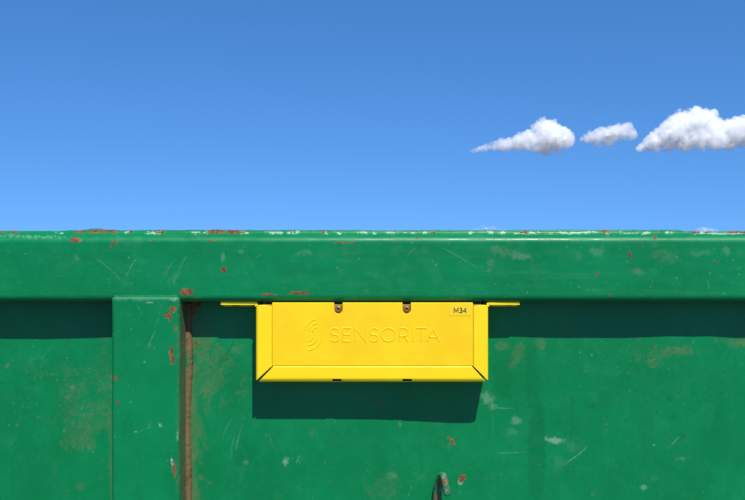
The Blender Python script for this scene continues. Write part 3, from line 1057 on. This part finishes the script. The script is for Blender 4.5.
def vapour(dens, k=0.0, lo=0.45, hi=0.62):
    """vapour of even density, or broken into wisps when a pixel size k is given"""
    m = bpy.data.materials.new('cloud vapour')
    m.use_nodes = True
    n, l = m.node_tree.nodes, m.node_tree.links
    n.remove(n['Principled BSDF'])
    v = n.new('ShaderNodeVolumeScatter')
    v.inputs['Color'].default_value = (0.9985, 0.998, 0.998, 1)
    v.inputs['Density'].default_value = dens
    v.inputs['Anisotropy'].default_value = 0.0
    if k:
        co = n.new('ShaderNodeTexCoord').outputs['Object']
        l.new(rmap(n, l, noise(n, l, co, 1.0 / (7.5 * k), 4, 0.58), lo, hi, 0.0, dens), v.inputs['Density'])
    l.new(v.outputs[0], n['Material Output'].inputs['Volume'])
    return m


def billow_tex(name, scale, depth):
    t = bpy.data.textures.new(name, 'CLOUDS')
    t.noise_scale = scale
    t.noise_depth = depth
    return t


def ico(sub):
    bm = bmesh.new()
    bmesh.ops.create_icosphere(bm, subdivisions=sub, radius=1.0)
    bm.verts.index_update()
    r = np.array([v.co[:] for v in bm.verts]), np.array([[v.index for v in f.verts] for f in bm.faces])
    bm.free()
    return r


ICO = {2: ico(2), 3: ico(3)}


def puff_mesh(puffs, dist, grow, add, origin, seed):
    g = random.Random(seed)
    k = (dist + DIST) / F
    V, T, n = [], [], 0
    for px, py, r, dp in puffs:
        c = Vector(((px - CX) * k, dist + (g.uniform(-0.6, 0.6) * r if dp is None else dp) * k, EYE - (py - CY) * k)) - origin
        v, t = ICO[3 if dp is None else 2]
        V.append(v * (r * grow + add) * k + np.array(c))
        T.append(t + n)
        n += len(v)
    me = bpy.data.meshes.new('cloud')
    me.from_pydata(np.vstack(V).tolist(), [], np.vstack(T).tolist())
    return me


def cloud(puffs, dist, label, seed, thin=1.0, body=0.40):
    g = random.Random(seed)
    more = []
    for a, b in zip(puffs, puffs[1:]):                # fill between neighbours so that nothing reads as beads
        if math.hypot(a[0] - b[0], a[1] - b[1]) < 14:
            t = g.uniform(0.35, 0.65)
            more.append(tuple(a[i] + (b[i] - a[i]) * t for i in range(3)))
    puffs = puffs + [(x, y + g.uniform(-.12, .12) * r, r * g.uniform(0.85, 1.05)) for x, y, r in more]
    k = (dist + DIST) / F
    cxp = sum(p[0] for p in puffs) / len(puffs)
    byp = max(p[1] + p[2] for p in puffs)
    org = Vector(((cxp - CX) * k, dist, EYE - (byp - CY) * k))
    root = empty('cloud', org, label, 'cloud')
    kids = []
    for x, y, r in puffs:
        if r < 3.4:
            continue
        for _ in range(int(7 + r * 0.6)):
            a, b_ = g.uniform(-25, 205), g.uniform(-1, 1)
            c_ = math.sqrt(1 - b_ * b_)
            q = r * g.uniform(0.22, 0.44)
            kids.append((x + r * 0.92 * c_ * math.cos(math.radians(a)), y - r * 0.92 * c_ * math.sin(math.radians(a)), q, b_ * r * 0.9))
    puffs = [(*p, None) for p in puffs] + kids
    sm = min(1.0, sum(p[2] for p in puffs) / len(puffs) / 4.0)
    # body, then ever thinner vapour round it
    for name, grow, add, st, vox, m in (('cloud_body', body, -0.3, (1.6, 0.9), 0.8, M_CORE),
                                        ('cloud_edge', 0.74, 0.0, (3.4, 2.6), 0.7, vapour(0.12 / k * thin)),
                                        ('cloud_edge', 1.02, 0.5, (4.4, 3.4), 0.65, vapour(0.34 / k * thin, k, 0.38, 0.70))):
        src = bpy.data.objects.new(name, puff_mesh(puffs, dist, grow, add, org, seed))
        COL.objects.link(src)
        rm = src.modifiers.new('fuse', 'REMESH')
        rm.mode = 'VOXEL'
        rm.voxel_size = vox * k * max(sm, 0.5)
        for tex, q in ((billow_tex('billows', 7.0 * k, 3), st[0]), (billow_tex('fine billows', 2.6 * k, 4), st[1]), (billow_tex('wisps', 1.1 * k, 2), st[1] * 0.45)):
            d = src.modifiers.new('billow', 'DISPLACE')
            d.texture = tex
            d.texture_coords = 'LOCAL'
            d.strength = q * k * sm
            d.mid_level = 0.5
        bpy.context.view_layer.update()
        me = bpy.data.meshes.new_from_object(src.evaluated_get(bpy.context.evaluated_depsgraph_get()))
        bpy.data.objects.remove(src)
        if name == 'cloud_body':                      # one solid piece only
            bm = bmesh.new()
            bm.from_mesh(me)
            left, best = set(bm.verts), []
            while left:
                st_, isl = [left.pop()], []
                while st_:
                    v = st_.pop()
                    isl.append(v)
                    for e in v.link_edges:
                        q = e.other_vert(v)
                        if q in left:
                            left.discard(q)
                            st_.append(q)
                best = isl if len(isl) > len(best) else best
            best = set(best)
            bmesh.ops.delete(bm, geom=[v for v in bm.verts if v not in best], context='VERTS')
            bm.to_mesh(me)
            bm.free()
        me.materials.clear()
        o = bpy.data.objects.new(name, me)
        me.materials.append(m)
        me.shade_smooth()
        COL.objects.link(o)
        o.parent = root
    return root


cloud([(471, 150.6, 1.7), (475, 150.2, 2.0), (479, 149.6, 2.5), (483, 148.8, 3.0), (487, 147.5, 3.4), (494, 146.5, 4.2), (502, 145, 5.2), (510, 144.5, 6.2), (518, 143, 7.4), (526, 141, 8.8), (535, 140, 10.5), (543, 128, 8.2), (550, 127, 7.4),
       (545, 137, 13), (554, 138, 13), (562, 140, 10), (567, 141, 6.5), (548, 147, 8), (538, 147, 6), (559, 148, 6), (543, 121, 4)],
      4600.0, 'small white cumulus cloud with a long tapering tail and one tall head', 3)
cloud([(582, 139, 2.6), (587, 138, 4.4), (594, 137, 6.0), (601, 136, 7.6), (609, 135, 8.6), (617, 134, 8.6), (626, 129, 6.0), (629, 134, 6.5), (634, 135, 3.6), (598, 143, 4.5), (610, 142, 5)],
      5000.0, 'smallest white puff of cloud between the two larger clouds', 5, 0.8)
cloud([(639, 149, 3), (645, 146, 5), (652, 143, 7.5), (660, 139, 9.5), (668, 135, 11), (676, 130, 12.5), (686, 125, 12.5), (697, 122, 12.0), (706, 122, 11), (715, 128, 9), (700, 135, 14), (684, 138, 13), (715, 139, 11),
       (728, 132, 11), (738, 129, 11), (748, 127, 11), (760, 128, 12), (772, 133, 11), (730, 141, 9), (744, 137, 10), (668, 145, 7), (700, 145, 7), (656, 148, 4.5), (786, 138, 8), (797, 141, 5)],
      4400.0, 'largest white cumulus cloud with a broad domed top and flat base', 8)
cloud([(474, 231, 3.0), (478, 229.8, 3.2), (482, 229.0, 3.4), (486, 228.6, 3.6), (490, 229.0, 3.4), (495, 230, 3.2), (500, 231.4, 3.0), (506, 232.4, 3.0)], 16000.0,
      'faint low wisp of white cloud just above the rail under the tailed cloud', 11, 0.16, 0.30)
cloud([(697, 231.4, 3.0), (701, 230.4, 3.0), (705, 230.0, 3.0), (709, 231.0, 3.0), (714, 232.4, 3.0)], 18000.0, 'tiny white cloud tip peeking over the rusty stretch of the rail', 12, 0.5, 0.35)
